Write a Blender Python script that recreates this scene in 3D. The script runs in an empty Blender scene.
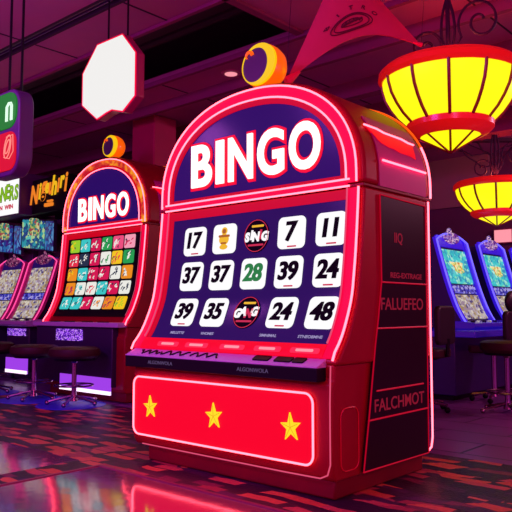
import bpy, math, random
from mathutils import Vector, Matrix
random.seed(7)
C = bpy.context.scene.collection
sc = bpy.context.scene
PI = math.pi

# ------------------------------------------------------------ camera
F = 688.0; PIT = math.atan(54/688.0); YAW = math.radians(41.7); EYE = 1.0
cam = bpy.data.cameras.new('camera'); co = bpy.data.objects.new('camera', cam); C.objects.link(co)
co.location = (0, 0, EYE); co.rotation_euler = (PI/2+PIT, 0, YAW)
cam.sensor_width = 36; cam.lens = F/512*36; cam.clip_start = .05
sc.camera = co
_F = Vector((-math.sin(YAW)*math.cos(PIT), math.cos(YAW)*math.cos(PIT), math.sin(PIT)))
_R = Vector((math.cos(YAW), math.sin(YAW), 0)); _U = _R.cross(_F)
def at(u, v, dist):          # a point of the photo at a ground distance
    d = _R*((u-256)/F)+_U*((256-v)/F)+_F
    t = dist/(-d.x*math.sin(YAW)+d.y*math.cos(YAW))
    return Vector((0, 0, EYE))+d*t

# ------------------------------------------------------------ materials
def lin(h):
    o = []
    for i in (0, 2, 4):
        c = int(h[i:i+2], 16)/255
        o.append(c/12.92 if c <= .04045 else ((c+.055)/1.055)**2.4)
    return tuple(o)+(1,)
def pbr(name, col, rough=.4, metal=0, spec=.5, coat=0, emit=None, es=0, ior=None):
    m = bpy.data.materials.new(name); m.use_nodes = True
    b = m.node_tree.nodes['Principled BSDF']
    b.inputs['Base Color'].default_value = lin(col) if isinstance(col, str) else tuple(col)+(1,)
    b.inputs['Roughness'].default_value = rough; b.inputs['Metallic'].default_value = metal
    b.inputs['Specular IOR Level'].default_value = spec; b.inputs['Coat Weight'].default_value = coat
    b.inputs['Coat Roughness'].default_value = .12
    if ior: b.inputs['IOR'].default_value = ior
    if emit:
        b.inputs['Emission Color'].default_value = lin(emit) if isinstance(emit, str) else tuple(emit)+(1,)
        b.inputs['Emission Strength'].default_value = es
    return m
def grain(m, amt=.35, scale=14, bump=0.0):
    """break a plain coat of paint up with a little procedural wear"""
    nt = m.node_tree; b = nt.nodes['Principled BSDF']
    tc = nt.nodes.new('ShaderNodeTexCoord'); n = nt.nodes.new('ShaderNodeTexNoise'); n.inputs['Scale'].default_value = scale
    n.inputs['Detail'].default_value = 5
    nt.links.new(tc.outputs['Object'], n.inputs['Vector'])
    mx = nt.nodes.new('ShaderNodeMix'); mx.data_type = 'RGBA'; mx.blend_type = 'MULTIPLY'
    base = b.inputs['Base Color'].default_value[:]
    mx.inputs[6].default_value = base; mx.inputs[0].default_value = amt
    nt.links.new(n.outputs['Color'], mx.inputs[7]); nt.links.new(mx.outputs[2], b.inputs['Base Color'])
    if bump:
        bp = nt.nodes.new('ShaderNodeBump'); bp.inputs['Strength'].default_value = bump
        nt.links.new(n.outputs['Fac'], bp.inputs['Height']); nt.links.new(bp.outputs['Normal'], b.inputs['Normal'])
    return m
def glow(name, col, s=1.0, rough=.4):
    return pbr(name, (.02, .02, .02), rough, emit=col, es=s, spec=.08)
def mosaic(name, cols, scale=(30, 30, 30), s=1.0, metric='CHEBYCHEV', rnd=.6):
    """a lit display full of small coloured symbols"""
    m = pbr(name, (.02, .02, .02), .25); nt = m.node_tree; b = nt.nodes['Principled BSDF']
    tc = nt.nodes.new('ShaderNodeTexCoord'); mp = nt.nodes.new('ShaderNodeMapping'); mp.inputs['Scale'].default_value = scale
    v = nt.nodes.new('ShaderNodeTexVoronoi'); v.distance = metric; v.inputs['Scale'].default_value = 1; v.inputs['Randomness'].default_value = rnd
    nt.links.new(tc.outputs['Object'], mp.inputs['Vector']); nt.links.new(mp.outputs['Vector'], v.inputs['Vector'])
    sp = nt.nodes.new('ShaderNodeSeparateColor'); nt.links.new(v.outputs['Color'], sp.inputs['Color'])
    r = nt.nodes.new('ShaderNodeValToRGB'); r.color_ramp.interpolation = 'CONSTANT'
    e = r.color_ramp.elements
    while len(e) < len(cols): e.new(.5)
    for i, c in enumerate(cols): e[i].position = i/len(cols); e[i].color = lin(c)
    nt.links.new(sp.outputs['Red'], r.inputs['Fac']); nt.links.new(r.outputs['Color'], b.inputs['Emission Color'])
    b.inputs['Emission Strength'].default_value = s
    return m

M = {}
M['red_body'] = grain(pbr('red_gloss_cabinet', (.38, .001, .014), .42, coat=.06, spec=.25), .25, 6)
M['red_dark'] = grain(pbr('dark_red_plinth', (.22, .002, .012), .45, coat=.1, spec=.25), .3, 9)
M['red_trim'] = pbr('red_trim', (.8, .01, .03), .3, coat=.4)
M['neon'] = glow('pink_neon_tube', (1, .09, .13), 6.0)
M['neon_dim'] = glow('dim_pink_neon_tube', (1, .1, .22), .75)
M['neon_red'] = glow('thin_red_neon_line', (1, .0, .03), .42)
M['hot'] = glow('hot_pink_lit_acrylic', (1, .0, .05), .95)
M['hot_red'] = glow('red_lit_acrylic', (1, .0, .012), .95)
M['rim_red'] = glow('red_lit_inner_rim', (1, .0, .01), .6)
M['navy'] = glow('navy_backlit_glass', '1c0a55', 1.0, .15)
M['navy_head'] = glow('violet_backlit_glass', '230a60', 1.0, .15)
M['white_lit'] = glow('white_lit_letter', (1, 1, .97), 1.35)
M['halo'] = glow('red_lit_letter_edge', (1, .0, .02), 1.0)
M['tile'] = glow('white_lit_tile', (1, .99, 1), 1.0)
M['ink'] = pbr('black_ink', (.004, .003, .006), .7, spec=.05)
M['ink_green'] = glow('green_ink', '15893f', .8)
M['ink_red'] = glow('red_ink', 'e03050', .8)
M['ink_pale'] = glow('pale_small_print', 'a9a0d0', .8)
M['gold'] = glow('gold_ink', 'f0b818', 1.0)
M['gold_dark'] = glow('ochre_ink', 'c06a10', .8)
M['star'] = glow('yellow_lit_star', (1, .74, .01), 1.0)
M['star_line'] = glow('orange_star_crease', (.9, .35, .0), .9)
M['black'] = pbr('black_plastic', (.006, .004, .008), .45, spec=.15)
M['black_side'] = pbr('black_side_panel', (.018, .002, .008), .35, spec=.2)
M['console'] = pbr('console_grey', (.55, .36, .62), .5)
M['label_lit'] = glow('pink_white_key_label', 'ff9aa8', 1.0)
M['label_red'] = glow('red_key_label', 'ff2a50', 1.0)
M['purple_side'] = grain(pbr('magenta_side_panel', (.55, .01, .25), .5, spec=.2), .2, 5)
M['text_red'] = glow('dim_red_lettering', (.7, .02, .06), .3)
M['text_grey'] = glow('grey_lettering', '5a4a70', .8)
M['orange_ball'] = grain(pbr('orange_enamel', (1, .22, .01), .3, emit=(1, .13, .0), es=.75, coat=.4), .2, 12)
M['yellow_rim'] = glow('yellow_lit_crescent', (1, .6, .0), .95)
M['eye_dark'] = pbr('dark_plum_disc', (.05, .01, .07), .35, emit=(.02, .003, .03), es=.8)
M['orange_band'] = None
M['yellow_glass'] = glow('yellow_lit_lamp_glass', (1, .88, .004), 1.15)
M['lamp_rib'] = pbr('dark_red_lamp_rib', (.3, .005, .01), .4)
M['lamp_rim'] = pbr('red_enamel_lamp_rim', (.9, .02, .015), .3, coat=.3, emit=(1, .01, .005), es=.28)
M['iron'] = pbr('dark_wrought_iron', (.03, .004, .03), .6, spec=.2)
M['sail'] = grain(pbr('red_cloth', (.75, .05, .12), .75), .15, 5)
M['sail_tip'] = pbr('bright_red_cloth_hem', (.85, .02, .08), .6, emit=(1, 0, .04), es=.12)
M['sail_ink'] = pbr('dark_maroon_print', (.13, .004, .03), .8)
M['octa'] = glow('white_lit_sign_face', 'f0f0ec', 1.0)
M['octa_side'] = grain(pbr('maroon_sign_case', (.4, .01, .12), .4), .2, 8)
M['green_lit'] = glow('green_backlit_glass', '067a20', 1.0)
M['red_lit'] = glow('scarlet_backlit_glass', 'e01020', .95)
M['white_neon'] = glow('pale_neon_glyph', 'd8ffe0', 1.2)
M['pink_glyph'] = glow('pink_neon_glyph', 'ff8a80', 1.1)
M['purple_case'] = grain(pbr('purple_sign_case', (.1, .02, .16), .45), .3, 7)
M['purple_case2'] = grain(pbr('plum_cabinet', (.09, .012, .11), .5), .3, 7)
M['dark_cab'] = grain(pbr('dark_violet_cabinet', (.035, .01, .065), .4), .3, 7)
M['navy_cab'] = grain(pbr('navy_cabinet', (.03, .012, .12), .35), .3, 7)
M['blue_frame'] = pbr('blue_lit_frame', (.05, .03, .6), .25, emit='2a12c8', es=.75)
M['blue_tube'] = glow('blue_neon_tube', '6a5cff', 1.6)
M['blue_body'] = pbr('blue_gloss_console', (.06, .03, .45), .25, coat=.4, emit='2010a0', es=.35)
M['pink_tube'] = glow('magenta_neon_tube', 'ff4a9a', 1.3)
M['magenta_frame'] = pbr('magenta_slot_frame', (.4, .01, .15), .3, emit='7a0440', es=.5)
M['violet_glow'] = glow('violet_lit_strip', 'a040e8', 1.0)
M['white_glow'] = glow('white_violet_lamp_strip', 'ffd8ff', 1.6)
M['info'] = mosaic('violet_dot_display', ['3a1090', 'b060ff', '6a20d0', 'd090ff', '2a0870'], (60, 60, 90), 1.0)
M['scr_pale'] = mosaic('pale_symbol_screen', ['e8dcc8', 'b8a0b8', 'fff4e0', 'd0b898', '605890', 'd8c8e0', 'c0a070'], (24, 24, 30), .62, 'MANHATTAN', .9)
M['scr_blue'] = mosaic('blue_symbol_screen', ['3038b0', '6a68e0', '20187a', 'b0a8f0'], (26, 26, 30), .8)
M['scr_teal'] = mosaic('teal_symbol_screen', ['30c8d0', '48d8d8', '28b0c8', '80e8c0', '38c0d8', 'a8f0e0', '2898c0'], (20, 20, 26), .85, 'MANHATTAN', .9)
M['scr_gold'] = mosaic('gold_symbols', ['e0c850', 'f8e890', 'e09030', '90d080', 'fff0c0'], (34, 34, 34), .9, 'MANHATTAN', 1)
M['box_teal'] = mosaic('teal_top_box_display', ['1878a0', '28a8b8', '105880', '60d8c8', '1a4890', 'c0e8a0'], (22, 22, 20), .7, 'MANHATTAN', .9)
M['box_blue'] = mosaic('blue_top_box_display', ['1848a0', '2878c0', '402890', '60a0e0', '301870'], (22, 22, 20), .65, 'MANHATTAN', .9)
M['box_green'] = mosaic('green_gold_display', ['60b060', 'c8c868', '308870', 'e8e0a0', '208090', 'b05050'], (34, 34, 34), .7, 'MANHATTAN', 1)
M['crest'] = mosaic('crest_scrolls', ['501040', 'a03078', '30105a', 'e080b0'], (50, 50, 60), .45, 'MANHATTAN', 1)
M['crest_blue'] = mosaic('pale_crest_scrolls', ['4030c0', 'c090e0', '3018a0', 'ffd0e8', '903090'], (50, 50, 60), .7, 'MANHATTAN', 1)
M['seat'] = grain(pbr('maroon_vinyl', (.045, .003, .01), .55, spec=.3), .3, 10)
M['seat_dark'] = grain(pbr('black_vinyl', (.02, .004, .015), .5), .3, 10)
M['chrome'] = pbr('dark_chrome', (.35, .2, .3), .25, 1)
M['sign_white'] = glow('white_lit_board', (1, 1, 1), 1.0)
M['lime'] = glow('lime_letter', '8ac020', .9)
M['lime_dark'] = glow('olive_letter_edge', '48700a', .8)
M['orange_script'] = glow('orange_script', 'f08020', 1.0)
M['spot_white'] = pbr('dusty_pink_lamp', (.6, .15, .25), .4)
M['ceil'] = grain(pbr('mauve_ceiling_board', (.5, .10, .28), .7), .3, 2.5)
M['ceil_dark'] = grain(pbr('black_ceiling_void', (.03, .008, .03), .8), .3, 3)
M['beam'] = grain(pbr('plum_beam', (.26, .03, .12), .7, spec=.2), .3, 3)
M['wall'] = grain(pbr('plum_wall', (.16, .025, .1), .7), .3, 3)
M['wall_pale'] = grain(pbr('dusty_rose_wall', (.4, .16, .18), .7), .25, 3)
M['column'] = grain(pbr('maroon_column', (.55, .01, .10), .5), .25, 4)

def band_orange():
    m = pbr('orange_pattern_band', (.1, .02, .01), .4); nt = m.node_tree; b = nt.nodes['Principled BSDF']
    tc = nt.nodes.new('ShaderNodeTexCoord'); n = nt.nodes.new('ShaderNodeTexNoise'); n.inputs['Scale'].default_value = 13; n.inputs['Detail'].default_value = 3
    r = nt.nodes.new('ShaderNodeValToRGB'); e = r.color_ramp.elements
    e[0].position = .38; e[0].color = lin('c01828'); e[1].position = .62; e[1].color = lin('ffb020')
    x = e.new(.5); x.color = lin('f0641c')
    nt.links.new(tc.outputs['Object'], n.inputs['Vector']); nt.links.new(n.outputs['Fac'], r.inputs['Fac'])
    nt.links.new(r.outputs['Color'], b.inputs['Emission Color']); b.inputs['Emission Strength'].default_value = .85
    return m
M['orange_band'] = band_orange()

def carpet_mat():
    m = bpy.data.materials.new('patterned_carpet'); m.use_nodes = True; nt = m.node_tree; b = nt.nodes['Principled BSDF']
    N = nt.nodes.new; Lk = nt.links.new
    tc = N('ShaderNodeTexCoord')
    n0 = N('ShaderNodeTexNoise'); n0.inputs['Scale'].default_value = 2.2; n0.inputs['Detail'].default_value = 4
    Lk(tc.outputs['Object'], n0.inputs['Vector'])
    mx = N('ShaderNodeVectorMath'); mx.operation = 'MULTIPLY_ADD'; mx.inputs[1].default_value = (.4, .14, 0)
    Lk(n0.outputs['Color'], mx.inputs[0]); Lk(tc.outputs['Object'], mx.inputs[2])
    mp = N('ShaderNodeMapping'); mp.inputs['Scale'].default_value = (3.8, 13, 1); mp.inputs['Rotation'].default_value = (0, 0, .12)
    Lk(mx.outputs[0], mp.inputs['Vector'])
    v = N('ShaderNodeTexVoronoi'); v.distance = 'CHEBYCHEV'; v.inputs['Scale'].default_value = 1; v.inputs['Randomness'].default_value = .85
    Lk(mp.outputs[0], v.inputs['Vector'])
    s = N('ShaderNodeSeparateColor'); Lk(v.outputs['Color'], s.inputs['Color'])
    r = N('ShaderNodeValToRGB'); r.color_ramp.interpolation = 'CONSTANT'; e = r.color_ramp.elements
    cols = [(.06, .01, .06), (.85, .20, .08), (.25, .02, .08), (.7, .12, .10), (.09, .012, .10), (.8, .15, .06), (.05, .006, .05), (.5, .05, .08)]
    while len(e) < len(cols): e.new(.5)
    for i, c in enumerate(cols): e[i].position = i/len(cols); e[i].color = c+(1,)
    Lk(s.outputs['Red'], r.inputs['Fac'])
    # dark seams between the blocks
    e2 = N('ShaderNodeMath'); e2.operation = 'GREATER_THAN'; e2.inputs[1].default_value = .46; Lk(v.outputs['Distance'], e2.inputs[0])
    mc = N('ShaderNodeMix'); mc.data_type = 'RGBA'; Lk(e2.outputs[0], mc.inputs[0]); Lk(r.outputs['Color'], mc.inputs[6]); mc.inputs[7].default_value = (.02, .003, .03, 1)
    n1 = N('ShaderNodeTexNoise'); n1.inputs['Scale'].default_value = 60; n1.inputs['Detail'].default_value = 3; Lk(tc.outputs['Object'], n1.inputs['Vector'])
    m2 = N('ShaderNodeMix'); m2.data_type = 'RGBA'; m2.blend_type = 'MULTIPLY'; m2.inputs[0].default_value = .5
    Lk(mc.outputs[2], m2.inputs[6]); Lk(n1.outputs['Color'], m2.inputs[7]); Lk(m2.outputs[2], b.inputs['Base Color'])
    b.inputs['Roughness'].default_value = .42; b.inputs['Specular IOR Level'].default_value = .5
    bp = N('ShaderNodeBump'); bp.inputs['Strength'].default_value = .35; bp.inputs['Distance'].default_value = .01
    Lk(n1.outputs['Fac'], bp.inputs['Height']); Lk(bp.outputs[0], b.inputs['Normal'])
    return m
M['carpet'] = carpet_mat()
def floor_mat():
    m = pbr('violet_tile_floor', (.16, .03, .17), .3, spec=.6); nt = m.node_tree; b = nt.nodes['Principled BSDF']
    tc = nt.nodes.new('ShaderNodeTexCoord'); br = nt.nodes.new('ShaderNodeTexBrick')
    br.inputs['Scale'].default_value = 1; br.inputs['Brick Width'].default_value = 1.1; br.inputs['Row Height'].default_value = .42
    br.inputs['Mortar Size'].default_value = .012
    br.inputs['Color1'].default_value = (.26, .08, .32, 1); br.inputs['Color2'].default_value = (.20, .05, .27, 1); br.inputs['Mortar'].default_value = (.04, .006, .05, 1)
    nt.links.new(tc.outputs['Object'], br.inputs['Vector']); nt.links.new(br.outputs['Color'], b.inputs['Base Color'])
    return m
M['floor'] = floor_mat()
def gloss_mat():
    m = pbr('mirror_polished_stone', (.62, .40, .42), .09, metal=.8); nt = m.node_tree; b = nt.nodes['Principled BSDF']
    tc = nt.nodes.new('ShaderNodeTexCoord'); n = nt.nodes.new('ShaderNodeTexNoise'); n.inputs['Scale'].default_value = 3; n.inputs['Detail'].default_value = 2
    mp = nt.nodes.new('ShaderNodeMapping'); mp.inputs['Scale'].default_value = (3, 3, 1)
    nt.links.new(tc.outputs['Object'], mp.inputs[0]); nt.links.new(mp.outputs[0], n.inputs['Vector'])
    bp = nt.nodes.new('ShaderNodeBump'); bp.inputs['Strength'].default_value = .03; bp.inputs['Distance'].default_value = .02
    nt.links.new(n.outputs['Fac'], bp.inputs['Height']); nt.links.new(bp.outputs[0], b.inputs['Normal'])
    return m
M['gloss'] = gloss_mat()
M['inlay'] = pbr('magenta_floor_inlay', (.25, .02, .08), .35)

# ------------------------------------------------------------ mesh builder
def rrect(w, h, r, n=4, cx=0, cy=0):
    p = []
    for (sx, sy, a0) in ((1, 1, 0), (-1, 1, 90), (-1, -1, 180), (1, -1, 270)):
        for k in range(n+1):
            a = math.radians(a0+90*k/n)
            p.append((cx+sx*(w/2-r)+r*math.cos(a), cy+sy*(h/2-r)+r*math.sin(a)))
    return p
class MB:
    def __init__(s): s.v = []; s.f = []; s.m = []
    def add(s, vs, fs, mi=0):
        b = len(s.v); s.v += [tuple(x) for x in vs]
        for f in fs: s.f.append([b+i for i in f]); s.m.append(mi)
        return s
    def box(s, a, b, mi=0):
        x0, y0, z0 = a; x1, y1, z1 = b
        vs = [(x0,y0,z0),(x1,y0,z0),(x1,y1,z0),(x0,y1,z0),(x0,y0,z1),(x1,y0,z1),(x1,y1,z1),(x0,y1,z1)]
        return s.add(vs, [(0,3,2,1),(4,5,6,7),(0,1,5,4),(1,2,6,5),(2,3,7,6),(3,0,4,7)], mi)
    def prism(s, poly, a, b, plane='xz', mi=0, fn=None):
        """poly extruded from a to b along the axis missing in plane; fn maps (p, q, w) to a point"""
        fn = fn or {'xz': lambda p, q, w: (p, w, q), 'yz': lambda p, q, w: (w, p, q), 'xy': lambda p, q, w: (p, q, w)}[plane]
        n = len(poly)
        vs = [fn(p, q, a) for p, q in poly]+[fn(p, q, b) for p, q in poly]
        fs = [tuple(range(n)), tuple(range(2*n-1, n-1, -1))]+[((i+1) % n, i, n+i, n+(i+1) % n) for i in range(n)]
        return s.add(vs, fs, mi)
    def ring(s, outer, inner, a, b, mi=0, fn=None, closed=True):
        """band between two matching outlines, extruded a..b along y"""
        fn = fn or (lambda p, q, w: (p, w, q))
        n = len(outer); vs = []
        for w in (a, b):
            vs += [fn(p, q, w) for p, q in outer]+[fn(p, q, w) for p, q in inner]
        fs = []
        for i in range(n if closed else n-1):
            j = (i+1) % n
            fs += [(i, j, n+j, n+i), (2*n+j, 2*n+i, 3*n+i, 3*n+j), (i, 2*n+i, 2*n+j, j), (n+j, 3*n+j, 3*n+i, n+i)]
        if not closed:
            for i in (0, n-1): fs.append((i, n+i, 3*n+i, 2*n+i))
        return s.add(vs, fs, mi)
    def tube(s, pts, r, closed=False, k=8, mi=0):
        pts = [Vector(p) for p in pts]; n = len(pts); vs = []; fs = []; up = None
        for i, p in enumerate(pts):
            if closed: t = (pts[(i+1) % n]-pts[i-1]).normalized()
            else: t = (pts[min(i+1, n-1)]-pts[max(i-1, 0)]).normalized()
            if up is None: up = Vector((0, 0, 1)) if abs(t.z) < .8 else Vector((0, 1, 0))
            a = t.cross(up).normalized(); up = a.cross(t).normalized()
            rr = r(i/(n-1)) if callable(r) else r
            for j in range(k):
                an = 2*PI*j/k; vs.append(p+(a*math.cos(an)+up*math.sin(an))*rr)
        for i in range(n if closed else n-1):
            for j in range(k):
                a0, a1 = i*k+j, i*k+(j+1) % k; b0, b1 = ((i+1) % n)*k+j, ((i+1) % n)*k+(j+1) % k
                fs.append((a0, a1, b1, b0))
        if not closed: fs += [tuple(range(k-1, -1, -1)), tuple((n-1)*k+j for j in range(k))]
        return s.add(vs, fs, mi)
    def lathe(s, prof, n=24, c=(0, 0, 0), mi=0):
        vs = []; m = len(prof)
        for i in range(n):
            a = 2*PI*i/n
            vs += [(c[0]+r*math.cos(a), c[1]+r*math.sin(a), c[2]+z) for r, z in prof]
        fs = []
        for i in range(n):
            for j in range(m-1):
                fs.append((i*m+j, ((i+1) % n)*m+j, ((i+1) % n)*m+j+1, i*m+j+1))
        fs += [tuple(i*m for i in range(n))[::-1], tuple(i*m+m-1 for i in range(n))]
        return s.add(vs, fs, mi)
    def ball(s, c, r, n=20, m=12, mi=0):
        rx, ry, rz = r if isinstance(r, tuple) else (r, r, r); vs = []; fs = []
        for i in range(m+1):
            t = PI*i/m; t = min(max(t, .02), PI-.02)
            for j in range(n):
                a = 2*PI*j/n; vs.append((c[0]+rx*math.sin(t)*math.cos(a), c[1]+ry*math.sin(t)*math.sin(a), c[2]+rz*math.cos(t)))
        for i in range(m):
            for j in range(n): fs.append((i*n+j, (i+1)*n+j, (i+1)*n+(j+1) % n, i*n+(j+1) % n))
        fs += [tuple(range(n)), tuple(m*n+j for j in range(n))[::-1]]
        return s.add(vs, fs, mi)
    def text(s, txt, size, fn, offset=0.0, depth=.004, mi=0, shear=0, sx=1.0, spacing=1.0):
        """raised lettering centred on the origin; fn maps (p, q, w) to a point, w pointing at the reader"""
        vs, fs = glyphs(txt, size, offset, depth, shear, sx, spacing)
        return s.add([fn(*v) for v in vs], fs, mi)
    def xf(s, mat):
        s.v = [tuple(mat @ Vector(v)) for v in s.v]; return s
    def build(s, name, mats, parent=None, bevel=0, seg=2, smooth=True, ang=35):
        me = bpy.data.meshes.new(name); me.from_pydata(s.v, [], s.f)
        if not isinstance(mats, (list, tuple)): mats = [mats]
        for m in mats: me.materials.append(M[m] if isinstance(m, str) else m)
        for p, mi in zip(me.polygons, s.m): p.material_index = mi
        me.validate(); me.update()
        import bmesh
        bm = bmesh.new(); bm.from_mesh(me); bmesh.ops.recalc_face_normals(bm, faces=bm.faces); bm.to_mesh(me); bm.free()
        if smooth:
            for p in me.polygons: p.use_smooth = True
            me.set_sharp_from_angle(angle=math.radians(ang))
        o = bpy.data.objects.new(name, me); C.objects.link(o)
        if parent: o.parent = parent
        if bevel:
            b = o.modifiers.new('bevel', 'BEVEL'); b.width = bevel; b.segments = seg; b.limit_method = 'ANGLE'; b.angle_limit = math.radians(40)
        return o
_gc = {}
def glyphs(txt, size, offset, depth, shear, sx, spacing):
    key = (txt, size, offset, depth, shear, sx, spacing)
    if key in _gc: return _gc[key]
    cu = bpy.data.curves.new('lettering', 'FONT'); cu.body = txt; cu.size = size; cu.offset = offset; cu.extrude = depth/2
    cu.align_x = 'LEFT'; cu.resolution_u = 6; cu.space_character = spacing
    o = bpy.data.objects.new('lettering', cu); C.objects.link(o)
    dg = bpy.context.evaluated_depsgraph_get(); e = o.evaluated_get(dg); me = e.to_mesh()
    vs = [tuple(v.co) for v in me.vertices]; fs = [tuple(p.vertices) for p in me.polygons]
    e.to_mesh_clear(); bpy.data.objects.remove(o); bpy.data.curves.remove(cu)
    xs = [v[0] for v in vs]; ys = [v[1] for v in vs]; cx = (min(xs)+max(xs))/2; cy = (min(ys)+max(ys))/2
    vs = [((v[0]-cx+(v[1]-cy)*shear)*sx, v[1]-cy, v[2]) for v in vs]
    _gc[key] = (vs, fs); return _gc[key]
def empty(name, loc, rz, label, cat, group=None):
    o = bpy.data.objects.new(name, None); C.objects.link(o); o.location = loc; o.rotation_euler = (0, 0, rz)
    o.empty_display_size = .1
    o['label'] = label; o['category'] = cat
    if group: o['group'] = group
    return o
def tag(o, label, cat, group=None, kind=None):
    o['label'] = label; o['category'] = cat
    if group: o['group'] = group
    if kind: o['kind'] = kind
    return o
def struct(o): o['kind'] = 'structure'; return o
def copy_tree(o, parent=None):
    c = o.copy(); C.objects.link(c)
    if parent: c.parent = parent
    for ch in [x for x in list(bpy.data.objects) if x.parent is o and x is not c]: copy_tree(ch, c)
    return c

# ------------------------------------------------------------ the bingo machines
PROF = [(.70, .008), (.76, .038), (.814, .085), (.90, .137), (1.055, .203), (1.20, .232), (1.335, .252), (1.56, .276), (1.70, .287), (1.80, .287)]
def prof(z):
    if z <= PROF[0][0]: return PROF[0][1]
    for i in range(len(PROF)-1):
        if z <= PROF[i+1][0]:
            z0, y0 = PROF[i]; z1, y1 = PROF[i+1]
            def sl(k):
                k = max(1, min(len(PROF)-2, k)); return (PROF[k+1][1]-PROF[k-1][1])/(PROF[k+1][0]-PROF[k-1][0])
            h = z1-z0; t = (z-z0)/h
            return (2*t**3-3*t*t+1)*y0+(t**3-2*t*t+t)*h*sl(i)+(-2*t**3+3*t*t)*y1+(t**3-t*t)*h*sl(i+1)
    return PROF[-1][1]

def bingo(name, loc, W, S, style, label):
    root = empty(name, loc, 0, label, 'bingo machine')
    hw = W/2; D = 1.045; il = .035; PL = .095
    f = lambda z: prof(z/S)
    def sf(x, z, off):                 # a point of the curved front, off metres proud of it
        d = (f(z+.01)-f(z-.01))/.02; l = math.sqrt(1+d*d)
        return (x, f(z)-off/l, z+off*d/l)
    def frame(cx, cz, off):            # local (p right, q up, w out) on the curved front
        d = (f(cz+.03)-f(cz-.03))/.06; l = math.sqrt(1+d*d); o = sf(cx, cz, off)
        return lambda p, q, w: (o[0]+p, o[1]+q*d/l-w/l, o[2]+q/l+w*d/l)
    # --- body
    b = MB()
    n = 20; zs = [(.74+(1.70-.74)*i/n)*S for i in range(n+1)]
    poly = [(.02, .735*S)]+[(f(z)+.012, z) for z in zs]+[(D-.02, 1.70*S), (D, 1.6*S), (D, .70*S), (.02, .70*S)]
    b.prism(poly, -hw, hw, 'yz')
    b.build('body', 'red_body', root, .02, 4)
    b = MB(); b.prism([(.03, PL), (.0, PL+.05), (.0, .60*S), (.02, .62*S), (.02, .705*S), (D, .705*S), (D, PL)], -hw+il+.015, hw-il*.6, 'yz'); b.build('lower_body', 'red_body', root, .03, 4)
    MB().box((-hw+.17, .035, 0), (hw-.035, D-.06, PL+.01)).build('plinth', 'red_dark', root, .012)
    # --- head, an arch extruded to the back
    zsps = 1.78*S; ztop = 2.452*S
    def arch(ins, npt=40, zb=1.715*S):
        a_ = hw-ins+.005; h_ = ztop-zsps-ins; p = [(-a_, zb)]
        for i in range(npt+1):
            t = PI-PI*i/npt
            c, s_ = math.cos(t), math.sin(t); e = .92
            p.append((a_*math.copysign(abs(c)**e, c), zsps+h_*abs(s_)**e))
        return p+[(a_, zb)]
    hy = f(1.70*S)
    MB().prism(arch(0), hy, D+.02, 'xz').build('head', 'red_body', root, .03, 4, ang=50)
    s_ = MB(); s_.box((-hw-.012, hy-.012, 1.695*S), (hw+.012, D+.03, 1.712*S)); s_.build('seam_trim', 'red_dark', root, .004)
    # inner face of the head
    y = hy-.012
    MB().prism(arch(.135, zb=1.755*S), y-.002, y+.02, 'xz').build('head_panel', 'navy_head', root, 0, smooth=False)
    MB().ring(arch(.105, zb=1.735*S), arch(.14, zb=1.765*S), y-.014, y+.012).build('inner_rim', 'rim_red', root)
    band = MB().ring(arch(.035, zb=1.722*S), arch(.104, zb=1.722*S), y-.01, y+.012, closed=False)
    band.build('neon_band', 'hot' if style == 'number' else 'orange_band', root)
    a1 = [(p, y-.018, q) for p, q in arch(.03, zb=1.72*S)]
    t = MB(); t.tube(a1, .0062); t.build('neon_tube', 'neon', root)
    a2 = [(p, y-.018, q) for p, q in arch(.10 if style == 'number' else .135, zb=1.735*S)]
    t = MB(); t.tube(a2, .0062); t.build('neon_tube', 'neon', root)
    cb = MB(); cb.box((-hw+.1, y-.016, 1.70*S), (hw-.1, y+.01, 1.735*S)); cb.build('cross_band', 'hot', root, .003)
    for zz in (1.698*S, 1.738*S):
        t = MB(); t.tube([(-hw+.07, y-.022, zz), (0, y-.022, zz), (hw-.07, y-.022, zz)], .0058); t.build('neon_tube', 'neon', root)
    # letters
    zc = 1.985*S if style == 'number' else 1.93*S
    wd = MB(); cen = lambda p, q, w: (p, y-.012-w, zc+q)
    # outlines
    L = 'BINGO'
    widths = [.205, .075, .225, .225, .245]; gap = .045; k = .96
    if style != 'number': k = .86
    tot = (sum(widths)+gap*4)*k; x = -tot/2+(.03 if style == 'number' else .02)
    HT = .295*(1 if style == 'number' else .95)
    for i, ch in enumerate(L):
        w_ = widths[i]*k; cx = x+w_/2; x += w_+gap*k
        gv, gf = glyphs(ch, .40, .010, .012, 0, 1, 1)
        gx = [v[0] for v in gv]; gz = [v[1] for v in gv]; kx = w_/(max(gx)-min(gx)); kz = HT/(max(gz)-min(gz))
        o_ = MB()
        g2, f2 = glyphs(ch, .40, .029, .008, 0, 1, 1)
        o_.add([(cx+v[0]*kx, y-.006-v[2], zc+v[1]*kz) for v in g2], f2, 1)
        o_.add([(cx+v[0]*kx, y-.018-v[2], zc+v[1]*kz) for v in gv], gf, 0)
        o_.build('letter', ['white_lit', 'halo'], root, smooth=False)
    # --- screen surround and screen on the curved front
    def strip(x0, x1, z0, z1, o0, o1, nm, mat, n=16, parent=root):
        m = MB(); vs = []; fs = []
        for i in range(n+1):
            z = z0+(z1-z0)*i/n
            vs += [sf(x0, z, o1), sf(x1, z, o1), sf(x1, z, o0), sf(x0, z, o0)]
        for i in range(n):
            for j in range(4): fs.append((i*4+j, i*4+(j+1) % 4, i*4+4+(j+1) % 4, i*4+4+j))
        fs += [(0, 1, 2, 3), tuple(n*4+j for j in (3, 2, 1, 0))]
        m.add(vs, fs); return m.build(nm, mat, parent)
    zl, zh = .80*S, 1.655*S
    strip(-hw+.022, -hw+.095, .735*S, 1.69*S, -.004, .012, 'neon_band', 'hot')
    strip(hw-.095, hw-.022, .735*S, 1.69*S, -.004, .012, 'neon_band', 'hot')
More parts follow.
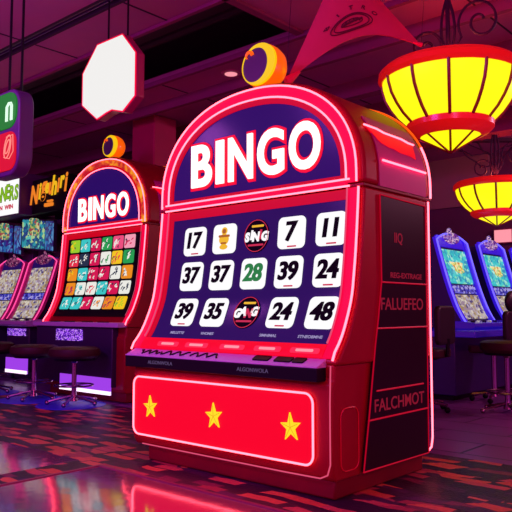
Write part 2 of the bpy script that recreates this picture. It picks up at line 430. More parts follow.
    strip(-hw+.095, -hw+.135, zl, 1.69*S, -.004, .010, 'inner_rim', 'rim_red')
    strip(-hw+.09, hw-.09, zh-.03, zh+.03*S, -.004, .012, 'inner_rim', 'rim_red', 3)
    scr = strip(-hw+.13, hw-.095, .80*S, zh-.02, -.004, .004, 'screen', 'navy' if style == 'number' else 'black')
    for sx in (-1, 1):
        pts = [sf(sx*(hw-.018), (.72+(1.69-.72)*i/24)*S, .02) for i in range(25)]
        t = MB(); t.tube(pts, .0066); t.build('neon_tube', 'neon', root)
        pts = [sf(sx*(hw-.092), (.80+(1.69-.80)*i/24)*S, .024) for i in range(25)]
        t = MB(); t.tube(pts, .005 if style == 'number' else .003); t.build('neon_tube', 'neon_dim', root)
    # --- console ledge
    xr = hw-.075
    if style == 'number':
        c_ = MB(); c_.box((-hw+.03, -.06, .615*S), (xr, .05, .688*S)); c_.build('console_front', 'black', root, .006)
        p = [(-.06, .688), (-.06, .694), (.035, .738), (.09, .738), (.09, .688)]
        c_ = MB(); c_.prism(p, -hw+.03, xr, 'yz'); cs = c_.build('console_top', 'console', root, .003)
        # pads and scrawls on the sloping top
        def top(p_, q_, w_): return (p_, -.06+q_, .694+q_*.463+w_)
        for cx_, ln in ((-.62, .20), (-.38, .26), (-.10, .24)):
            pts = [top(cx_+ln*(i/14-.5), (.045+.022*math.sin(i*1.3+cx_*9)), .003) for i in range(15)]
            t = MB(); t.tube(pts, .006, k=6); t.build('button_scroll', 'black', cs)
        for cx_ in (.36, .52, .63):
            t = MB(); t.prism(rrect(.12 if cx_ < .6 else .08, .045, .008), 0, .008, fn=lambda p_, q_, w_: top(cx_+p_, .05+q_, w_)); t.build('button', 'black', cs)
        for cx_ in (-.47, .33):
            t = MB(); t.text('ALGONWOLA', .032, lambda p_, q_, w_: (cx_+p_, -.061-w_, .655+q_), 0, .002, sx=1.15)
            t.build('lettering', 'text_grey', root, smooth=False)
        strip(-hw+.095, hw-.095, .735, .80, -.004, .014, 'label_rail', 'hot_red', 4)
        for cx_ in (-.49, -.22, .09, .37, .64):
            fr = frame(cx_, .762, .016)
            m = MB(); m.prism(rrect(.20, .034, .012), 0, .005, fn=fr, mi=0)
            m.prism(rrect(.12, .016, .006), .005, .008, fn=fr, mi=1)
            m.build('key_label', ['label_red', 'label_lit'], root)
    else:
        c_ = MB(); c_.box((-hw-.03, -.10, .70*S), (hw-.02, .06, .745*S)); c_.build('console_front', 'console', root, .008)
        for cx_ in (-.45, -.15, .2, .5):
            t = MB(); t.prism(rrect(.16, .05, .012), 0, .01, fn=lambda p_, q_, w_: (cx_+p_, -.05+q_, .745*S+w_)); t.build('button', 'black', root)
        MB().box((-hw+.0, -.06, .16), (hw-.16, .03, .70*S)).build('belly_panel', 'dark_cab', root, .01)
        MB().box((-.40, -.072, .56*S), (.13, -.055, .675*S)).build('info_display', 'info', root, .004)
        g = MB(); g.box((-.30, -.07, .08), (hw-.17, -.055, .26), 0); g.box((-.30, -.074, .08), (hw-.17, -.056, .12), 1)
        g.build('kick_light', ['violet_glow', 'white_glow'], root)
    # --- red star panel with its neon
    if style == 'number':
        pr_ = rrect(W-.21, .372, .05, 6, -.03, .360)
        st = MB().prism(pr_, -.012, .002, 'xz').build('star_panel', 'hot_red', root, smooth=False)
        t = MB(); t.tube([(p, -.018, q) for p, q in rrect(W-.21, .378, .055, 8, -.03, .360)], .006, closed=True); t.build('neon_tube', 'neon', root)
        pts = [(hw-.03, .0, .70), (hw-.032, -.006, .5), (hw-.032, -.006, .19), (hw-.05, -.006, .135), (hw-.10, -.003, .112)]+[(hw-.10-(W-.25)*i/6, .002, .108) for i in range(1, 7)]
        t = MB(); t.tube(pts, .004); t.build('neon_tube', 'neon_dim', root)
        for cx_, R_ in ((-.612, .068), (-.02, .072), (.573, .072)):
            pp = []
            for i in range(10):
                r_ = R_ if i % 2 == 0 else R_*.40; a = PI/2+i*PI/5+.08; pp.append((cx_+r_*math.cos(a), .357+r_*1.12*math.sin(a)))
            m = MB(); m.prism(pp, -.022, -.011, 'xz')
            for i in range(0, 10, 2): m.tube([(cx_, -.0225, .357), (cx_+(pp[i][0]-cx_)*.8, -.0225, .357+(pp[i][1]-.357)*.8)], .0016, k=5, mi=1)
            m.build('star', ['star', 'star_line'], st, smooth=False)
    # --- right flank
    X = hw
    side = [(.455, 1.665), (.46, 1.16), (.42, .95), (.385, .80), (.31, .40), (.25, .115), (.985, .11), (.995, .8), (1.0, 1.655)]
    side = [(a, b_*S if b_ > .2 else b_) for a, b_ in side]
    yz = lambda p, q, w: (w, p, q)
    sp = MB().prism(side, X-.01, X+.005, 'yz').build('side_panel', 'black_side', root, smooth=False)
    t = MB(); t.tube([(X+.006, a, b_) for a, b_ in side], .005, closed=True, k=6); t.build('trim_line', 'neon_red', sp)
    for (y0, y1, z_) in ((.46, .998, 1.155), (.40, .995, .89), (.39, .93, .54), (.30, .985, .385)):
        t = MB(); t.tube([(X+.008, y0, z_*S), (X+.008, y1, z_*S)], .005, k=6); t.build('trim_line', 'neon_red', sp)
    tx = lambda cy, cz: (lambda p, q, w: (X+.005+w, cy+p, cz+q))
    if style == 'number':
        for s1, cy, cz, sz, sx_ in (('IIQ', .66, 1.42, .085, .9), ('REG-EXTRAGE', .75, 1.20, .045, 1.3), ('FALUEFEO', .70, 1.03, .10, 1.1), ('FALCHMOT', .655, .458, .10, 1.1)):
            m = MB(); m.text(s1, sz, tx(cy, cz), .001, .003, sx=sx_); m.build('lettering', 'text_red', sp, smooth=False)
        t = MB(); t.tube([(X-.018, .155+p, .305+q) for p, q in rrect(.17, .33, .05, 5)], .004, closed=True, k=6); t.build('access_panel_edge', 'red_trim', root)
    # back edge neon
    pts = [(X+.004, D+.0, (.20+(1.69*S-.20)*i/8)) for i in range(9)][0:0]+[(X+.0, D-.06, .115), (X+.003, D-.015, .14)]+[(X+.004, D, .20+(1.69*S-.20)*i/8) for i in range(9)]
    t = MB(); t.tube(pts, .006); t.build('neon_tube', 'neon', root)
    ao = arch(-.004)
    pts = [(p, D+.024, q) for p, q in ao[len(ao)-7:]]
    t = MB(); t.tube(pts, .0075); t.build('neon_tube', 'neon', root)
    pts = [(p, D+.024, q) for p, q in ao[8:len(ao)-6]]
    t = MB(); t.tube(pts, .008); t.build('edge_trim', 'orange_ball', root)
    # head flank panel, following the arch
    def shell(i0, i1, y0, y1, nm, mat, off=-.006, skew=0):
        vs = []; fs = []; A = arch(off); B = arch(.01); m_ = i1-i0
        for i in range(i0, i1+1):
            t_ = (i-i0)/m_; ya, yb = y0+skew*t_, y1
            vs += [(A[i][0], ya, A[i][1]), (A[i][0], yb, A[i][1]), (B[i][0], yb, B[i][1]), (B[i][0], ya, B[i][1])]
        for i in range(m_):
            for j in range(4): fs.append((i*4+j, i*4+(j+1) % 4, i*4+4+(j+1) % 4, i*4+4+j))
        fs += [(0, 1, 2, 3), tuple(m_*4+j for j in (3, 2, 1, 0))]
        m = MB(); m.add(vs, fs); return m.build(nm, mat, root)
    NA = len(arch(0))
    shell(NA-9, NA-1, hy+.16, D-.04, 'head_side_panel', 'purple_side')
    A = arch(-.014)
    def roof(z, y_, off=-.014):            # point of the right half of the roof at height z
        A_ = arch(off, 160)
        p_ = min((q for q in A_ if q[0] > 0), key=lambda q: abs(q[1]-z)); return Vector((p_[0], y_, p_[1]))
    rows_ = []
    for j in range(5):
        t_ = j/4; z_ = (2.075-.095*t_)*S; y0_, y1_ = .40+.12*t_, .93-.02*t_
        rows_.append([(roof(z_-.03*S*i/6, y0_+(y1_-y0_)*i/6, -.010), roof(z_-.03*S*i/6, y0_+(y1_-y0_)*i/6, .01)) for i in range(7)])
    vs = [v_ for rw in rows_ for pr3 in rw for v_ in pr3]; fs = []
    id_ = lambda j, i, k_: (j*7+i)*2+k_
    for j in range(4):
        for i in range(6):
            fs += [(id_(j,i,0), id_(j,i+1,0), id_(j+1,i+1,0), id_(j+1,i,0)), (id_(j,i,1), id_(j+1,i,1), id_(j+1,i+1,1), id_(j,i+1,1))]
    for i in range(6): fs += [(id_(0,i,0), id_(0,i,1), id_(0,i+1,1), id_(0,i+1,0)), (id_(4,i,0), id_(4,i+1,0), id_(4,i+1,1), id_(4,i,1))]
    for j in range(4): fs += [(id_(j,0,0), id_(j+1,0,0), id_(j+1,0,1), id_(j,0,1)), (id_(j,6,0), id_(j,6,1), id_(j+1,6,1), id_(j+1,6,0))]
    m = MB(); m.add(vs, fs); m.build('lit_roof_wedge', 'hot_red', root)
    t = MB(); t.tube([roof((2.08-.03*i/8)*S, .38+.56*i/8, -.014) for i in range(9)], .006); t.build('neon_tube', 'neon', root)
    t = MB(); t.tube([(A[NA-3][0], hy+.19, 1.87*S), (A[NA-3][0], D-.05, 1.87*S)], .007); t.build('neon_tube', 'neon', root)
    # --- the screen's contents
    if style == 'number':
        cols = [-.485, -.202, .081, .365, .657]; rows = [1.462, 1.220, .975]
        vals = [['17', 'cup', 'SINIG', '7', '11'], ['37', '37', '28', '39', '24'], ['39', '35', 'GANG', '24', '48']]
        for r_, zc_ in enumerate(rows):
            for c, xc in enumerate(cols):
                v_ = vals[r_][c]; fr = frame(xc, zc_, .005); m = MB()
                if v_ in ('SINIG', 'GANG'):
                    m.prism([(.105*math.cos(2*PI*i/28), .108*math.sin(2*PI*i/28)) for i in range(28)], 0, .008, fn=fr, mi=1)
                    ln = [(.099*math.cos(2*PI*i/28), .102*math.sin(2*PI*i/28)) for i in range(28)]
                    m.tube([fr(p, q, .009) for p, q in ln], .0025, closed=True, k=6, mi=5)
                    for j, ch in enumerate(v_):
                        n_ = len(v_); xx = (j-(n_-1)/2)*(.185/n_)
                        frj = lambda p, q, w, xx=xx: fr(p+xx, q+.006*((j % 2)*2-1), .008+w)
                        g2, gf = glyphs(ch, .078, .005, .003, .12, 1, 1)
                        m.add([frj(*a) for a in g2], gf, [0, 0, 0, 3, 0][j] if v_ == 'SINIG' else [0, 0, 3, 0][j])
                    m.prism(rrect(.13, .012, .004, 2, 0, -.060), .008, .010, fn=fr, mi=3)
                    m.prism(rrect(.10, .014, .004, 2, .01, .062), .008, .010, fn=fr, mi=4)
                    nm = 'logo_tile'
                else:
                    m.prism(rrect(.208, .197, .035, 5), 0, .008, fn=fr)
                    if v_ == 'cup':
                        for (cx_, cz_, rx, rz) in ((0, .052, .026, .026), (0, -.005, .044, .038), (0, -.055, .036, .018)):
                            m.prism([(cx_+rx*math.cos(2*PI*i/16), cz_+rz*math.sin(2*PI*i/16)) for i in range(16)], .008, .011, fn=fr, mi=4)
                        m.prism(rrect(.10, .016, .006, 2, 0, .018), .008, .012, fn=fr, mi=6)
                        m.prism(rrect(.05, .012, .005, 2, 0, -.03), .008, .013, fn=fr, mi=6)
                        m.prism(rrect(.03, .03, .01, 2, 0, .05), .008, .013, fn=fr, mi=6)
                    else:
                        frt = lambda p, q, w: fr(p, q+.008, .008+w)
                        for dx_ in (-.0035, .0035):
                            frt = lambda p, q, w, dx_=dx_: fr(p+dx_, q+.008, .008+w+dx_*.05)
                            m.text(v_, .152 if len(v_) > 1 else .165, frt, .0050, .003, 2 if v_ == '28' else 1, .10, 1.0, .98)
                        if (r_, c) not in ((0, 1), (1, 0), (1, 1), (1, 2), (2, 1), (2, 4)):
                            m.prism(rrect(.07, .009, .003, 2, .01, -.086), .008, .010, fn=fr, mi=3)
                    nm = 'number_tile'
                m.build(nm, ['tile', 'ink', 'ink_green', 'ink_red', 'gold', 'ink_red', 'gold_dark'], scr, smooth=False)
        for s1, xc in (('MELLETTE', -.485), ('VHOMES', -.202), ('SIMNIMAL', .31), ('STNEOBMNE', .62)):
            m = MB(); m.text(s1, .026, frame(xc, .842, .005), .0005, .002, sx=1.15)
            m.build('lettering', 'ink_pale', scr, smooth=False)
    else:
        pal = {'l': '9ad028', 't': '38c8c8', 'c': 'd81850', 'g': '20a050', 'p': 'f05080', 'w': 'f0f0e8', 'y': 'f8c818', 'o': 'f09018', 'n': '203048', 'r': 'e83048', 'k': 'f8a0b8'}
        for k_, h_ in pal.items(): M['pal_'+k_] = glow('lit_tile_'+{'l':'lime','t':'teal','c':'crimson','g':'green','p':'pink','w':'white','y':'yellow','o':'orange','n':'ink','r':'red','k':'rose'}[k_], h_, .95)
        grid = ['ly tw cw gw pw kc', 'rw nw cw wg yr gw', 'oy tw cw cw wn ow', 'oc wt wr tw cw wn', 'tw tw cw wo oc yl'.replace('  ', ' ')]
        for r_ in range(5):
            for c, pr2 in enumerate(grid[r_].split()):
                xc = -hw+.13+.06+(W-.26-.12)*(c+.5)/6*1.0; zc_ = (1.545-.153*r_)*S
                fr = frame(xc, zc_, .005); m = MB()
                m.prism(rrect((W-.38)/6*.88, .134*S, .018, 2), 0, .006, fn=fr)
                for q in range(8):
                    px_, pz_ = random.uniform(-.07, .07), random.uniform(-.045, .045); a = random.uniform(0, PI)
                    pts = [fr(px_+.028*math.cos(a+i*.6)*(1 if i else .2), pz_+.022*math.sin(a+i*.9), .007) for i in range(4)]
                    m.tube(pts, .0055, k=5, mi=1 if q < 6 else 2)
                m.build('picture_tile', ['pal_'+pr2[0], 'pal_'+pr2[1], 'pal_n'], scr, smooth=False)
    # --- eye-like topper on the roof
    k = .150 if style == 'number' else .14
    cz = ztop+k*1.12; cy = hy+.14; cx = .01 if style == 'number' else .0
    # dark disc facing left and forward, with a bright crescent round it
    nrm = Vector((.03, -1, .06)).normalized(); rt = Vector((0, 0, 1)).cross(nrm).normalized()*-1; up_ = rt.cross(nrm).normalized()
    if up_.z < 0: up_ = -up_
    o = Vector((cx, cy, cz))
    def eye(p, q, w): return tuple(o+rt*p+up_*q+nrm*w)
    m = MB(); drum = [(-.92, .12), (-.85, .42), (-.66, .72), (-.36, .93), (-.02, 1.0), (.30, .98), (.42, .93)]
    vs = [eye(k*r_*math.cos(2*PI*i/36), k*r_*math.sin(2*PI*i/36), k*w_) for w_, r_ in drum for i in range(36)]
    fs = [(j*36+i, j*36+(i+1) % 36, (j+1)*36+(i+1) % 36, (j+1)*36+i) for j in range(len(drum)-1) for i in range(36)]+[tuple(range(35, -1, -1)), tuple((len(drum)-1)*36+i for i in range(36))]
    m.add(vs, fs); m.build('topper_ball', 'orange_ball', root)
    m = MB(); rim_o = [(k*.95*math.cos(2*PI*i/36), k*.95*math.sin(2*PI*i/36)) for i in range(36)]
    sgn = 1 if (rt.x > 0) else -1
    rim_i = [(-sgn*k*.20+k*.72*math.cos(2*PI*i/36), k*.80*math.sin(2*PI*i/36)) for i in range(36)]
    m.ring(rim_o, rim_i, .36*k, .52*k, fn=eye); m.build('crescent', 'yellow_rim', root)
    m = MB(); m.prism(rim_i, .38*k, .47*k, fn=eye); m.build('eye_disc', 'eye_dark', root)
    m = MB(); pts = [eye(-sgn*k*(.55-.18*math.cos(a)), k*(.50+.16*math.sin(a)), .52*k) for a in [j*.5 for j in range(9)]]
    m.tube(pts, lambda t: k*.09*(1.1-t*.7), k=8); m.build('curl', 'orange_ball', root)
    m = MB(); m.lathe([(.05, -k*1.25), (.05, -k*.9)], 16, (cx, cy, cz)); m.build('topper_foot', 'red_dark', root)
    return root

bingo('bingo_machine', (-2.965, 2.985, .006), 1.72, 1.0, 'number', 'large red neon bingo machine with fifteen number tiles and three yellow stars, nearest of all')
bingo('bingo_machine', (-6.80, 4.60, .006), 1.68, 1.15, 'picture', 'smaller red arched bingo machine with a grid of thirty coloured picture tiles')

# ------------------------------------------------------------ slot machines
def slot(loc, rz, label, W, H, kind, group, top=None):
    root = empty('slot_machine', loc, rz, label, 'slot machine', group)
    hw = W/2
    tube_m, frame_m, cab = ('blue_tube', 'blue_frame', 'navy_cab') if kind == 'blue' else ('pink_tube', 'magenta_frame', 'dark_cab')
    if kind != 'blue': MB().box((-hw, .10, 0), (hw, .75, .80)).build('lower_cabinet', cab, root, .015)
    # upper body with a curved leaning face
    def fy(z): t = (z-.86)/(H-.86); return -.02+.38*t**.7 if t > 0 else -.02
    n = 14; zz = [.84+(H-.10-.84)*i/n for i in range(n+1)]
    b = MB(); b.prism([(fy(z), z) for z in zz]+[(.78, H-.10), (.78, .80), (.0, .80)], -hw+.06, hw-.06, 'yz'); b.build('body', cab, root, .01)
    def sf(x, z, off): return (x, fy(z)-off, z+off*.3)
    def strip(x0, x1, z0, z1, o1, nm, mat, par=root, n=6):
        vs = []; fs = []
        for i in range(n+1):
            z = z0+(z1-z0)*i/n
            vs += [sf(x0, z, o1), sf(x1, z, o1), sf(x1, z, -.004), sf(x0, z, -.004)]
        for i in range(n):
            for j in range(4): fs.append((i*4+j, i*4+(j+1) % 4, i*4+4+(j+1) % 4, i*4+4+j))
        fs += [(0, 1, 2, 3), tuple(n*4+j for j in (3, 2, 1, 0))]
        m = MB(); m.add(vs, fs); return m.build(nm, mat, par)
    hh = H-.86
    for sx in (-1, 1):
        x0, x1 = sorted((sx*(hw-.02), sx*(hw-.10)))
        strip(x0, x1, .86, H-.08, .035, 'side_rail', frame_m)
        pts = [sf(sx*(hw-.025), .84+(H-.12-.84)*i/14, .045) for i in range(15)]
        pts += [sf(sx*(hw-.025-(hw-.13)*j/5), H-.12+.09*math.sin(j/5*PI/2), .045) for j in range(1, 6)]
        t = MB(); t.tube(pts, .011 if kind == 'blue' else .009, k=6); t.build('neon_tube', tube_m, root)
    strip(-hw+.09, hw-.09, H-.19, H-.05, .02, 'header_panel', 'blue_frame' if kind == 'blue' else 'navy')
    s1 = strip(-hw+.11, hw-.11, .86+hh*.42, .86+hh*.80, .016, 'main_screen', 'scr_teal' if kind == 'blue' else 'scr_pale')
    if kind == 'blue':
        m = MB(); zc = .86+hh*.63; c = sf(0, zc, .018)
        m.prism([((.15+.04*math.sin(5*a))*math.cos(a), .11*math.sin(a)) for a in [2*PI*i/30 for i in range(30)]], 0, .006, fn=lambda p, q, w: (c[0]+p, c[1]+q*.5-w, c[2]+q))
        m.build('screen_emblem', 'scr_gold', s1)
    strip(-hw+.11, hw-.11, .86+hh*.31, .86+hh*.40, .016, 'info_strip', 'scr_blue', n=3)
    strip(-hw+.10, hw-.10, .86+hh*.03, .86+hh*.29, .016, 'lower_screen', 'scr_pale')
    # crest of scrolls on top
    m = MB()
    for sx in (-1, 1):
        pts = []
        for i in range(22):
            a = i*.42; r_ = .075*(1-i/24)
            pts.append((sx*(.085+r_*math.cos(a+2.2)), .33, H-.04+r_*math.sin(a+2.2)))
        m.tube(pts, .013, k=6)
        pts = [(sx*(.05+.2*t_), .33, H-.02-.08*t_*t_+.03*math.sin(t_*9)) for t_ in [i/8 for i in range(9)]]
        m.tube(pts, .012, k=6)
    m.ball((0, .33, H+.02), (.045, .03, .05), 10, 8)
    m.prism([(.17*math.cos(a), H-.07+.07*math.sin(a)) for a in [2*PI*i/20 for i in range(20)]], .27, .34, 'xz')
    m.build('crest', 'crest_blue' if kind == 'blue' else 'crest', root)
    # console
    c = MB(); c.prism([(-.20, .80), (-.20, .845), (-.0, .87), (.1, .87), (.1, .774), (-.15, .774)], -hw, hw, 'yz')
    cs = c.build('console', 'blue_body' if kind == 'blue' else 'console', root, .01)
    for i in range(5):
        x = -hw*.7+i*hw*.35; m = MB(); m.lathe([(.026, 0), (.026, .012), (.018, .018)], 12, (x, -.10, .856)); m.build('button', 'scr_pale' if i % 2 else 'black', cs)
    if kind != 'blue':
        MB().box((-.30, -.08, .14), (.30, .12, .76)).build('belly_panel', 'dark_cab', root, .01)
        MB().box((-.27, -.095, .64), (.22, -.075, .74)).build('info_display', 'info', root, .004)
        g = MB(); g.box((-.29, -.095, .12), (.29, -.078, .33), 0); g.box((-.29, -.10, .12), (.29, -.08, .165), 1)
        g.build('kick_light', ['violet_glow', 'white_glow'], root)
        MB().box((-hw+.04, .42, H-.12), (hw-.04, .80, 2.32)).build('rear_tower', 'purple_case2', root, .01)
        if top:
            for i, (mm, x0, x1) in enumerate(top):
                fnm = (lambda p, q, w, i=i: (p, .30+w+(p*.25 if i == 0 else -p*.25), q-(p*.12)))
                m = MB(); m.prism(rrect(x1-x0, .46, .03, 3, (x0+x1)/2, 2.09), 0, .05, fn=fnm); d = m.build('top_display', 'dark_cab', root)
                m = MB(); m.prism(rrect(x1-x0-.03, .42, .02, 3, (x0+x1)/2, 2.09), -.008, 0, fn=fnm); m.build('display_glass', mm, d, smooth=False)
                if i == 0:
                    m = MB(); m.prism(rrect(.2, .26, .05, 3, (x0+x1)/2+.02, 2.2), -.014, -.006, fn=fnm); m.build('display_picture', 'box_green', d, smooth=False)
            MB().box((-.06, .32, H-.05), (.06, .44, 1.95)).build('display_post', 'dark_cab', root)
    return root
GS = 'magenta slot machines in the row at left'
H1 = 1.80
slot((-8.98, 5.12, 0), 0, 'magenta-edged slot machine next to the smaller bingo machine, twin teal and blue top displays', .80, H1, 'pink', GS, [('box_teal', -.44, .02), ('box_blue', .04, .42)])
slot((-9.86, 5.12, 0), 0, 'magenta-edged slot machine two places from the smaller bingo machine, under the white lit board', .80, H1, 'pink', GS, [('box_blue', -.40, .0), ('box_blue', .04, .42)])
slot((-10.74, 5.12, 0), 0, 'magenta-edged slot machine mostly cut off at the left edge of the picture', .80, H1, 'pink', GS, None)
GR = 'blue slot machines on the navy bench'
for i, (yy, lb) in enumerate(((8.12, 'blue-edged slot machine closest to the large bingo machine, teal screen with gold emblem'), (9.34, 'middle blue-edged slot machine of the row at right, behind the chair headrest'), (10.50, 'blue-edged slot machine at the right picture edge, only its rail showing'))):
    slot((-3.62, yy, 0), PI/2, lb, .90, 1.97, 'blue', GR)
# bench under the right row
r = empty('machine_bench', (-3.60, 9.2, 0), PI/2, 'long navy bench with a blue ledge carrying the blue slot machines', 'bench')
MB().box((-2.05, -.16, .06), (1.7, .75, .70)).build('bench_front', 'navy_cab', r, .01)
MB().box((-2.05, -.40, .70), (1.7, .75, .77)).build('ledge', 'blue_body', r, .01)
MB().box((-2.0, -.10, .0), (1.65, .70, .065)).build('kick_board', 'black', r)

# ------------------------------------------------------------ stools and chairs
def stool(loc, seat_z, label, group, legs=True, R=.29):
    root = empty('bar_stool', loc, 0, label, 'stool', group)
    m = MB(); m.lathe([(R*.86, -.075), (R*.97, -.05), (R, -.015), (R*.96, .02), (R*.8, .038), (.02, .045)], 32, (0, 0, seat_z)); m.build('seat', 'seat', root)
    m = MB(); m.lathe([(R*.8, -.10), (R*.86, -.074)], 32, (0, 0, seat_z)); m.build('seat_pan', 'black', root)
    m = MB(); m.lathe([(.045, .035), (.03, .1), (.026, .13), (.026, seat_z-.13), (.05, seat_z-.10)], 16); m.build('pole', 'chrome', root)
    m = MB(); m.tube([(.2*math.cos(a), .2*math.sin(a), .2) for a in [2*PI*i/24 for i in range(24)]], .009, closed=True, k=6)
    for a in (0, PI/2, PI, 3*PI/2): m.tube([(0, 0, .2), (.2*math.cos(a), .2*math.sin(a), .2)], .006, k=6)
    m.build('foot_ring', 'chrome', root)
    for i in range(5):
        a = 2*PI*i/5+.3; c, s = math.cos(a), math.sin(a)
        m = MB(); m.tube([(0, 0, .09), (.12*c, .12*s, .065), (.27*c, .27*s, .03)], .014, k=6)
        m.ball((.27*c, .27*s, .024), .024, 10, 6); m.build('leg', 'chrome', root)
    return root
GT = 'maroon stools in front of the left machines'
s0 = stool((-6.31, 4.20, .012), .56, 'round maroon stool in front of the smaller bingo machine', GT, R=.27)
s1 = copy_tree(s0); s1.location = (-7.02, 4.15, .012); s1['label'] = 'round maroon stool between the other two left stools, before the magenta-edged slots'
s2 = copy_tree(s0); s2.location = (-8.0, 4.15, .012); s2['label'] = 'round maroon stool at the left picture edge, farthest along its row'
s3 = stool((-2.70, 6.74, 0), .66, 'dark round stool at the right picture edge before the blue ledge', 'seats in front of the blue slot machines', R=.26)
def chair(loc, rz, zs, ztop, label, headrest):
    root = empty('swivel_chair', loc, rz, label, 'chair', 'seats in front of the blue slot machines')
    m = MB(); m.prism(rrect(.44, .44, .08, 4), zs-.09, zs, 'xy'); m.build('seat', 'seat', root, .02, 3)
    m = MB(); m.prism(rrect(.44, ztop-zs-.04, .06, 4, 0, (ztop+zs)/2+.02), .19, .25, 'xz'); m.build('backrest', 'seat_dark', root, .02, 3)
    if headrest:
        m = MB(); m.ball((0, .22, ztop+.10), (.15, .06, .12), 20, 12); m.build('headrest', 'seat_dark', root)
    m = MB(); m.lathe([(.04, .06), (.028, .12), (.028, zs-.09)], 14); m.build('pole', 'chrome', root)
    m = MB(); m.tube([(0, .1, zs-.10), (0, .24, zs-.06), (0, .25, zs+.1)], .02, k=6); m.build('back_bracket', 'black', root)
    for i in range(5):
        a = 2*PI*i/5+.2; c, s = math.cos(a), math.sin(a)
        m = MB(); m.tube([(0, 0, .10), (.24*c, .24*s, .075)], .016, k=6); leg = m.build('leg', 'chrome', root)
        m = MB(); m.ball((.24*c, .24*s, .03), .03, 10, 8); m.build('caster', 'black', leg)
    return root
chair((-3.36, 6.30, 0), -PI/2+.1, .62, 1.04, 'dark square-backed swivel chair between the large bingo machine and the blue slots', False)
hp = at(512, 303, 7.5)
chair((hp.x-.22, hp.y, 0), -PI/2, .62, .99, 'black swivel chair with a round headrest before the middle blue slot', True)

M['mat_blue'] = grain(pbr('blue_mat', (.05, .06, .95), .4), .3, 8)  # blue glow on the floor, put into the colour of flat discs
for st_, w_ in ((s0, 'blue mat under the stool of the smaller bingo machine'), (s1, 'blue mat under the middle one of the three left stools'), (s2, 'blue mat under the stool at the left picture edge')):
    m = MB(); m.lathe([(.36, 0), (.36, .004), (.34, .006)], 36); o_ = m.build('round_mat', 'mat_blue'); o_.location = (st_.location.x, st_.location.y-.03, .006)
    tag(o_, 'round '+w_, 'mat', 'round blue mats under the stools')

# ------------------------------------------------------------ lanterns
def lantern(loc, R, label, q=1.0):
    root = empty('hanging_lantern', loc, 0, label, 'lantern', 'yellow lanterns under the ceiling')
    # loc z = rim height; local units of R
    prf = [(.985, -.04), (.975, -.14), (.93, -.30), (.85, -.45), (.75, -.59), (.62, -.72)]
    prf = [(a_, b_*q) for a_, b_ in prf]
    m = MB(); m.lathe([(r*R, z*R) for r, z in prf], 48); m.build('glass_bowl', 'yellow_glass', root)
    m = MB(); m.lathe([(.46*R, -.90*R*q), (.37*R, -.95*R*q), (.2*R, -1.04*R*q), (.015*R, -1.14*R*q)], 36); m.build('glass_tip', 'yellow_glass', root)
    m = MB(); m.lathe([(.90*R, .10*R), (.98*R, .12*R), (1.04*R, .06*R), (1.05*R, -.02*R*q), (1.0*R, -.07*R*q), (.93*R, -.06*R*q)], 48); m.build('rim', 'lamp_rim', root)
    m = MB(); m.lathe([(.50*R, -.69*R*q), (.60*R, -.68*R*q), (.635*R, -.72*R*q), (.63*R, -.80*R*q), (.56*R, -.87*R*q), (.45*R, -.92*R*q), (.40*R, -.90*R*q)], 48); m.build('lower_ring', 'lamp_rim', root)
    ph = math.atan2(-loc[1], -loc[0])
    for i in range(12):
        a = ph+i*PI/6; c, s = math.cos(a), math.sin(a)
        m = MB(); m.tube([(r*R*1.008*c, r*R*1.008*s, z*R) for r, z in prf], .013*R/.53+.001, k=6); m.build('rib', 'lamp_rib', root)
    for i in range(8):
        a = ph+i*PI/4; c, s = math.cos(a), math.sin(a)
        m = MB(); m.tube([(.455*R*c, .455*R*s, -.905*R*q), (.2*R*c*1.05, .2*R*s*1.05, -1.045*R*q), (.012*R*c, .012*R*s, -1.15*R*q)], .009*R/.53, k=6); m.build('tip_rib', 'lamp_rib', root)
    # wrought iron hanger with scrolls
    top = 3.6-loc[2]
    px, py = math.cos(ph+PI/2), math.sin(ph+PI/2)
    m = MB(); m.tube([(0, 0, .02), (0, 0, top)], .018, k=8)
    for sx in (-1, 1): m.tube([(sx*px*.05*math.sin(t*PI), sx*py*.05*math.sin(t*PI), .12+t*(top-.14)*.8) for t in [i/12 for i in range(13)]], .012, k=6)
    m.tube([(-px*R*.95, -py*R*.95, .03), (0, 0, .06), (px*R*.95, py*R*.95, .03)], .014, k=6)
    m.build('hanger', 'iron', root)
    for sx, cx, cz, rr, tw in ((-1, .17, .25, .13, 1), (1, .24, .42, .17, 1)):
        pts = []
        for i in range(40):
            t = i/39; a = -.6+t*9.5; r_ = rr*(1-t*.82)
            u_ = sx*(cx-r_*math.cos(a)*1.0); pts.append((px*u_, py*u_, cz+r_*math.sin(a)*1.15))
        b0 = (0, 0, .08 if sx < 0 else .15)
        m = MB(); m.tube([b0]+pts, .011, k=6); m.build('scroll', 'iron', root)
    m = MB(); m.lathe([(.09, top-.05), (.09, top-.002)], 20); m.build('ceiling_rose', 'iron', root)
    return root
c1 = at(449, 77, 5.2); lantern(tuple(c1), .517, 'large glowing yellow bowl lantern with red rims, nearest the camera')
c2 = at(496, 187, 8.9); lantern(tuple(c2), .52, 'distant glowing yellow bowl lantern hanging above the blue slot machines', .86)

